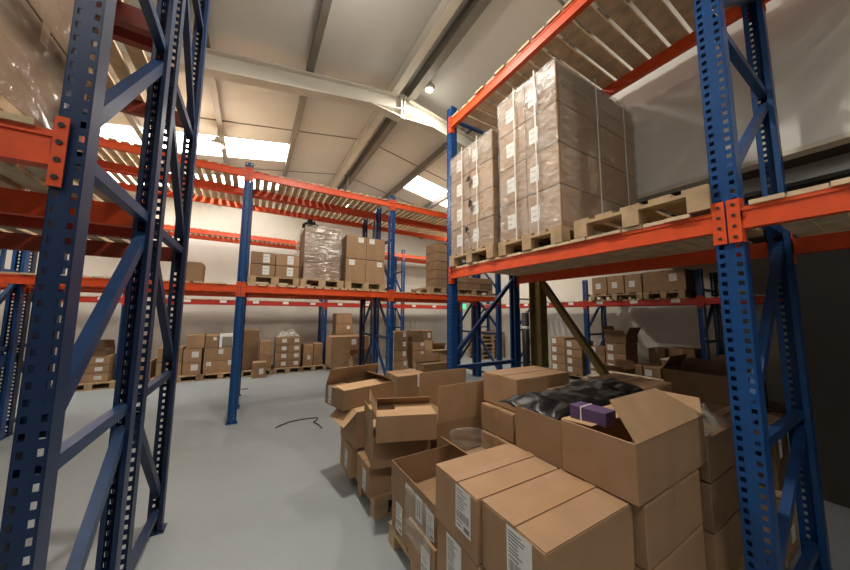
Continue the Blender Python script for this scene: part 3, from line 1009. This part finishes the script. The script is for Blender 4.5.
wb('lower narrow carton with a square label in the two-wide stack', -1.39, -1.03, PZ, .45, labels=[('-y', .5, .35, .14, .14, 1)])
wb('upper narrow carton with a square label in the two-wide stack', -1.39, -1.03, .453, .79, labels=[('-y', .5, .35, .14, .14, 1)])
wb('carton perched on top of the two-wide back wall stack', -1.35, -.99, .793, 1.13)
wall_pallet('the stack topped with white foam', -.60)
wb('lower carton of the stack topped with white foam', -.97, -.34, PZ, .46, labels=[('-y', -.8, .6, .1, .1, 1), ('-y', .85, .6, .08, .12, 1)])
wb('upper carton of the stack topped with white foam', -.97, -.34, .463, .79, labels=[('-y', .1, .5, .1, .12, 1)])
wb('small carton beside the white foam on the back wall stack', -.97, -.70, .793, 1.11, labels=[('-y', .6, .6, .07, .08, 1)])
b = MB()
b.box(-.68, -.62, YC + .02, YC + .34, .793, 1.13); b.box(-.40, -.34, YC + .02, YC + .34, .793, 1.13); b.box(-.62, -.40, YC + .02, YC + .34, 1.06, 1.13)
tag(b.build('foam_insert', M['white_foam']), 'white arch-shaped foam insert on top of a back wall stack', 'packing foam')
wall_pallet('the tall dark carton behind the blue middle upright', .13)
wb('tall dark carton standing by the back wall right of the blue upright', -.28, .22, PZ, 1.22, y=YC + .1, dark=True)
wb('small labelled carton in front of the tall dark one', .10, .42, 0, .40, y=YC - .42, d=.34, labels=[('-y', .4, .25, .1, .14, 1)])
wb('lower carton right of the tall dark carton', .25, .55, PZ, .52)
wb('upper carton right of the tall dark carton', .25, .55, .523, .92)
wall_pallet('the film-topped block of small cartons', .97, L=.8)
for k in range(4):
    for i in range(2):
        x0 = .64 + i * .33
        wb('small labelled carton in the film-topped block, %s row, %s column' % (ordn[k], ('first', 'second')[i]), x0, x0 + .325, PZ + k * .215, PZ + (k + 1) * .215 - G, labels=[('-y', .55, .3, .12, .1, 1)], group='film-topped block of cartons')
crumple('plastic_film', 'white film bunched on top of the block of small cartons', .97, YC + .25, PZ + .865, .6, .44, .26, M['film_milky'], 21.0)
wall_pallet('the pair of upright cartons', 1.66, L=.8)
wb('first upright carton of the pair beside the film-topped block', 1.38, 1.65, PZ, .76, labels=[('-y', .2, .3, .09, .12, 1)])
wb('second upright carton of the pair beside the film-topped block', 1.67, 1.92, PZ, .79)
wall_pallet('the extra large carton', 2.72, 8.75, 1.2)
wb('extra large carton with a label, before the dark wall rack post', 2.02, 3.15, PZ, 1.02, y=8.7, d=.7, labels=[('-y', .2, .72, .14, .16, 1)])
wb('small open carton in front of the extra large one', 2.50, 3.05, 0, .46, y=8.15, d=.42, open_={'-y': 140, '+y': 70, '-x': 130}, labels=[('-y', .5, .2, .1, .12, 1)])
wall_pallet('the raised pair of cartons behind the extra large one', 2.85, 9.62, 1.2)
wb('base carton behind the extra large carton', 2.35, 3.05, PZ, 1.02, y=9.58, d=.6)
wb('lower of the raised pair behind the extra large carton', 2.36, 2.92, 1.023, 1.36, y=9.58, labels=[('-y', .5, .5, .1, .1, 1)])
wb('upper of the raised pair behind the extra large carton', 2.36, 2.86, 1.363, 1.70, y=9.58)
Y8 = 8.2
for k in range(4):
    wb('carton in the narrow column left of the thin far blue frame, %s' % ordn[k], 3.78, 4.22 + .04 * (k == 0), .002 + k * .29, .002 + (k + 1) * .29 - G, y=Y8, d=.45, labels=[('-y', .7, .4, .1, .14, 1)], group='narrow column by the far blue frame')
for k in range(3):
    wb('pale labelled carton in the column right of the thin far blue frame, %s' % ordn[k], 4.42, 4.95, .002 + k * .275, .002 + (k + 1) * .275 - G, y=Y8, d=.45, labels=[('-y', .4, .5, .12, .1, 1)], group='column right of the far blue frame')
wb('dark carton on top of the column right of the thin far frame', 4.42, 4.76, .83, 1.17, y=Y8, d=.45, dark=True)
wb('pale carton beside the dark one on the column top', 4.77, 5.12, .83, 1.17, y=Y8, d=.45, labels=[('-y', .5, .3, .1, .16, 1)])
wb('base carton under the overhanging pale carton', 4.98, 5.2, .002, .826, y=Y8, d=.45)
wb('open carton with a raised side beside the far column', 4.72, 5.45, 0, .60, y=7.5, d=.45, open_={'-x': (95, .3), '+y': 60, '-y': 0})
wb('low open carton on the floor before the far column', 4.05, 4.85, 0, .34, y=6.9, d=.45, open_={'-y': 0, '+y': 110, '+x': (90, .2)})
# far right corner of the back wall
for k in range(7):
    pallet('empty pallet in the far corner stack, %s up' % ('lowest', 'second', 'third', 'fourth', 'fifth', 'sixth', 'topmost')[k], 8.1, 8.9, k * .147, 1.2, .8, R(rng.uniform(-3, 3)), 'stack of empty pallets')

# ------------------------------------------------------------------ stock under and on the low side rack
XD = 7.42
def db(label, y0, y1, z0, z1, x=None, d=.55, **k):
    x = XD if x is None else x
    return cbox(label, x, x + d, y0, y1, z0, z1, **k)
def dp(label, y, x=None, z=0, W=.8):
    return pallet(label, (XD + .5) if x is None else x, y, z, 1.0, W)
LBX = lambda: [('-x', -.7, .25, .13, .13, 1)]
dp('pallet under the labelled column nearest the olive column', 5.0, W=1.0)
for k in range(4):
    db('labelled carton in the column just right of the olive column, %s' % ordn[k], 5.02, 5.46, PZ + k * .235, PZ + (k + 1) * .235 - G, labels=LBX(), group='column right of the olive column')
    db('labelled carton in the column left of the side rack upright, %s' % ordn[k], 4.55, 5.0, PZ + k * .22, PZ + (k + 1) * .22 - G, labels=LBX(), group='column left of the side rack upright')
dp('pallet under the two columns right of the side rack upright', 3.85, W=.9)
for k in range(4):
    db('labelled carton in the column right of the side rack upright, %s' % ordn[k], 3.97, 4.36, PZ + k * .195, PZ + (k + 1) * .195 - G, labels=LBX(), group='first labelled column of the side rack')
    db('labelled carton under the open dark box, %s' % ordn[k], 3.50, 3.95, PZ + k * .225, PZ + (k + 1) * .225 - G, labels=LBX(), group='second labelled column of the side rack')
db('open dark carton on top of the labelled column', 3.48, 3.95, PZ + .905, PZ + 1.10, dark=True, open_={'-y': (115, .2), '+y': (110, .2), '-x': (130, .15)})
dp('pallet under the low mixed cartons of the side rack', 2.98, W=.9)
for i, (ya, yb) in enumerate(((3.2, 3.46), (2.86, 3.17))):
    nm = ('left', 'right')[i]
    db('base carton under the small labelled pair, %s one' % nm, ya, yb, PZ, .345)
    db('small labelled carton low in the side rack, %s of the pair' % nm, ya, yb, .348, .61, labels=LBX())
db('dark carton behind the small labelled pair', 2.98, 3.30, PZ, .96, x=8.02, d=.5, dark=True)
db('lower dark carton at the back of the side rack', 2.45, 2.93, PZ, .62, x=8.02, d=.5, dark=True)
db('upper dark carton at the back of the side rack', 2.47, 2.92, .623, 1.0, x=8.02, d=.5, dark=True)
db('base carton under the flat lidded box of the side rack', 2.30, 2.82, PZ, .50)
db('flat pale-lidded carton with a label in the side rack', 2.28, 2.82, .503, .78, labels=[('-x', -.1, .2, .16, .14, 1)])
b = MB(); b.box(XD - .02, XD + .57, 2.26, 2.84, .783, .81)
tag(b.build('cardboard_sheet', M['white_board']), 'pale board lying on the flat carton of the side rack', 'cardboard')
dp('pallet in the dark corner of the side rack', 1.66)
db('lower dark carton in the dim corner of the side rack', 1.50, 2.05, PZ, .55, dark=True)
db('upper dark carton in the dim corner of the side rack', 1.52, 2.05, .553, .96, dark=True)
# flattened sheets in front of the side rack
pallet('pallet carrying flattened pale boards before the side rack', 6.15, 3.0, 0, 1.0, 1.2)
for k in range(4):
    b = MB(); dx, dy = rng.uniform(-.05, .05), rng.uniform(-.1, .1)
    zz = PZ + .10 * k
    b.box(5.66 + dx, 6.62 + dx, 2.45 + dy, 3.58 + dy, zz, zz + .045); b.box(5.70 + dx, 6.58 + dx, 2.5 + dy, 3.5 + dy, zz + .045, zz + .098)
    tag(b.build('flattened_carton', M['white_board']), 'flattened pale carton in the low pile before the side rack, %s' % ordn[k], 'cardboard', 'flattened pale cartons')
pallet('pallet under the big dark carton seen beside the right upright', 5.35, 1.55, 0, 1.0, .9)
cbox('big dark carton standing behind the torn flap', 5.0, 5.6, 1.18, 1.90, PZ, .97, dark=True, near=True, open_={'+x': (95, .12), '+y': (60, .2)})
cbox('dark lower carton before the flat lidded box of the side rack', 6.75, 7.25, 2.05, 2.45, 0, .46, dark=True)
cbox('dark open carton before the flat lidded box of the side rack', 6.75, 7.25, 2.07, 2.43, .463, .74, dark=True, open_={'-x': (120, .15), '+y': (70, .15), '-y': (110, .15)})
cbox('labelled lower carton between the labelled pair and the pale boards', 6.85, 7.3, 3.25, 3.7, 0, .34, labels=[('-x', .3, .4, .12, .12, 1)])
cbox('dim open carton between the labelled pair and the pale boards', 6.86, 7.3, 3.27, 3.68, .343, .56, dark=True, open_={'-x': (150, .15), '+x': (80, .15)})
# on the shelf
ZD = 2.075
dp('pallet under the three upright cartons on the side rack shelf', 3.68, z=ZD, W=1.15)
for i, (ya, yb) in enumerate(((3.84, 4.2), (3.46, 3.82), (3.10, 3.44))):
    db('upright labelled carton on the side rack shelf, %s from the blue upright' % ('first', 'second', 'third')[i], ya, yb, ZD + .147, ZD + .57, labels=[('-x', -.2, .3, .12, .14, 1)])
dp('pallet under the wide carton on the side rack shelf', 2.72, z=ZD, W=.72)
db('wide labelled carton on the side rack shelf', 2.33, 3.07, ZD + .147, ZD + .58, d=.8, labels=[('-x', .55, .45, .13, .15, 1)])
crumple('plastic_bag', 'small dark bag at the end of the side rack shelf', 7.75, 2.27, ZD + .02, .4, .10, .2, M['bag'], 31.0, 'plastic bag')

# ------------------------------------------------------------------ olive column, its brace, black post, exit sign, cord
b = MB()
cx, cy = 3.74, 2.95
b.box(cx - .075, cx + .075, cy - .10, cy - .088, 0, 3.0); b.box(cx - .075, cx + .075, cy + .088, cy + .10, 0, 3.0)
b.box(cx - .007, cx + .007, cy - .088, cy + .088, 0, 3.0)
b.box(cx - .13, cx + .13, cy - .14, cy + .14, 0, .015)
struct('column_steel', b, M['olive'], 'olive painted steel column under the upper wall')
b = MB(); b.bar((3.74, 2.84, 2.16), (3.74, 1.34, .02), .09, .075)
o = b.build('steel_brace', M['olive'])
tag(o, 'olive diagonal steel brace running down from the column', 'brace')
o['kind'] = 'structure'
bp = thing('barrier_post', 'black post with a white band beside the olive column', 'post', (5.0, 4.27, 0))
b = MB(); b.tube([(0, 0, .015), (0, 0, 1.74)], .075, 16); b.build('pole', M['black'], bp, True)
b = MB(); b.tube([(0, 0, 1.40), (0, 0, 1.46)], .083, 16); b.build('white_band', M['label'], bp, True)
b = MB(); b.tube([(0, 0, 1.74), (0, 0, 1.78)], .06, 12); b.build('cap', M['white_foam'], bp)
b = MB(); b.tube([(0, 0, 0), (0, 0, .015)], .14, 16); b.build('base_plate', M['black'], bp)

ex = thing('exit_sign', 'small green emergency exit sign on the back wall', 'sign', (9.35 - 1.0, YBK - .03, 1.95))
b = MB(); b.box(-.2, .2, 0, .03, 0, .2); b.build('panel', M['exit'], ex)
b = MB()
b.box(.02, .15, -.003, 0, .08, .11); b.quad((.15, -.003, .05), (.19, -.003, .095), (.15, -.003, .14), (.15, -.003, .095))
b.box(-.15, -.11, -.003, 0, .13, .165); b.box(-.16, -.08, -.003, 0, .08, .125); b.box(-.17, -.14, -.003, 0, .03, .08); b.box(-.1, -.07, -.003, 0, .03, .08)
b.build('pictogram', M['white_foam'], ex)

b = MB()
pts = [(.40, 5.0), (.50, 5.08), (.64, 5.16), (.78, 5.17), (.92, 5.16), (1.02, 5.12), (.98, 5.02), (.93, 4.95), (.98, 4.80), (.99, 4.62)]
sm = []
for i in range(len(pts) - 1):
    p0, p1, p2, p3 = pts[max(i - 1, 0)], pts[i], pts[i + 1], pts[min(i + 2, len(pts) - 1)]
    for k in range(6):
        t = k / 6
        q = [.5 * (2 * p1[a] + (p2[a] - p0[a]) * t + (2 * p0[a] - 5 * p1[a] + 4 * p2[a] - p3[a]) * t * t + (-p0[a] + 3 * p1[a] - 3 * p2[a] + p3[a]) * t ** 3) for a in (0, 1)]
        sm.append((q[0], q[1], .008))
b.tube(sm, .008, 6)
tag(b.build('cord', M['rubber'], None, True), 'thin black cord curling on the grey floor of the aisle', 'cord')
b = MB()
b.hexa([(-.12, 7.8, 0), (0.02, 7.78, 0), (.03, 7.86, 0), (-.09, 7.88, 0), (-.12, 7.8, .008), (0.02, 7.78, .02), (.03, 7.86, .01), (-.09, 7.88, .006)])
tag(b.build('cardboard_scrap', M['kraft_dark']), 'small dark scrap lying on the floor past the blue upright', 'cardboard')

# ------------------------------------------------------------------ lamps
def lamp(x, y, label, w_=1.0, drop=.22, r=.14, side=.2):
    z = roof_z(x) - drop
    t = thing('pendant_lamp', label, 'lamp', (x, y, z), 0, 'high bay lamps')
    b = MB(); b.tube([(0, 0, .0), (0, 0, drop - .02)], .012, 6); b.build('stem', M['lamp_body'], t)
    b = MB()
    seg = 14
    prof = [(.04, .02), (.05, -.04), (.10, -.08), (r, -.14), (r - .008, -.14), (.09, -.085), (.02, -.05)]
    for rr, zz in prof:
        for k in range(seg):
            a = 2 * math.pi * k / seg
            b.v.append((rr * math.cos(a), rr * math.sin(a), zz))
    for i in range(len(prof) - 1):
        for k in range(seg):
            k2 = (k + 1) % seg
            b.f.append((i * seg + k, i * seg + k2, (i + 1) * seg + k2, (i + 1) * seg + k)); b.mi.append(0)
    b.build('shade', M['lamp_body'], t, True)
    b = MB(); b.tube([(0, 0, -.13), (0, 0, -.145)], r * .8, 14); b.build('diffuser', M['lamp_glow'], t)
    ld = bpy.data.lights.new('lamp_light', 'AREA')
    ld.shape = 'DISK'
    ld.size = r * 1.5
    ld.spread = math.pi
    ld.energy = LAMP_W * w_
    ld.color = LAMP_COL
    lo = bpy.data.objects.new('lamp_light', ld)
    COL.objects.link(lo); lo.parent = t; lo.location = (0, 0, -.17)
    pd = bpy.data.lights.new('lamp_side_glow', 'POINT')
    pd.energy = LAMP_W * w_ * side
    pd.color = LAMP_COL
    pd.shadow_soft_size = .10
    po = bpy.data.objects.new('lamp_side_glow', pd)
    COL.objects.link(po); po.parent = t; po.location = (0, 0, -.45)
    return t
lamp(2.45, 4.05, 'small lamp hanging beside the ridge in front of the rafter', .65, .06, .08, .05)
lamp(-.74, 6.5, 'small lamp hanging before the bright roof sheet', .9, .34, .12)
lamp(.7, 2.6, 'lamp over the near aisle', 1.65)
lamp(1.6, -1.5, 'lamp over the aisle end behind the camera', .75)
lamp(5.6, 6.9, 'lamp over the far side bay', 1.2)
lamp(2.2, 8.2, 'lamp over the back aisle', .4, .9)  # extra light source, hung low to stay hidden behind the rack
lamp(-3.6, 4.6, 'lamp over the cross aisle', .8)  # out-of-view source added for general light
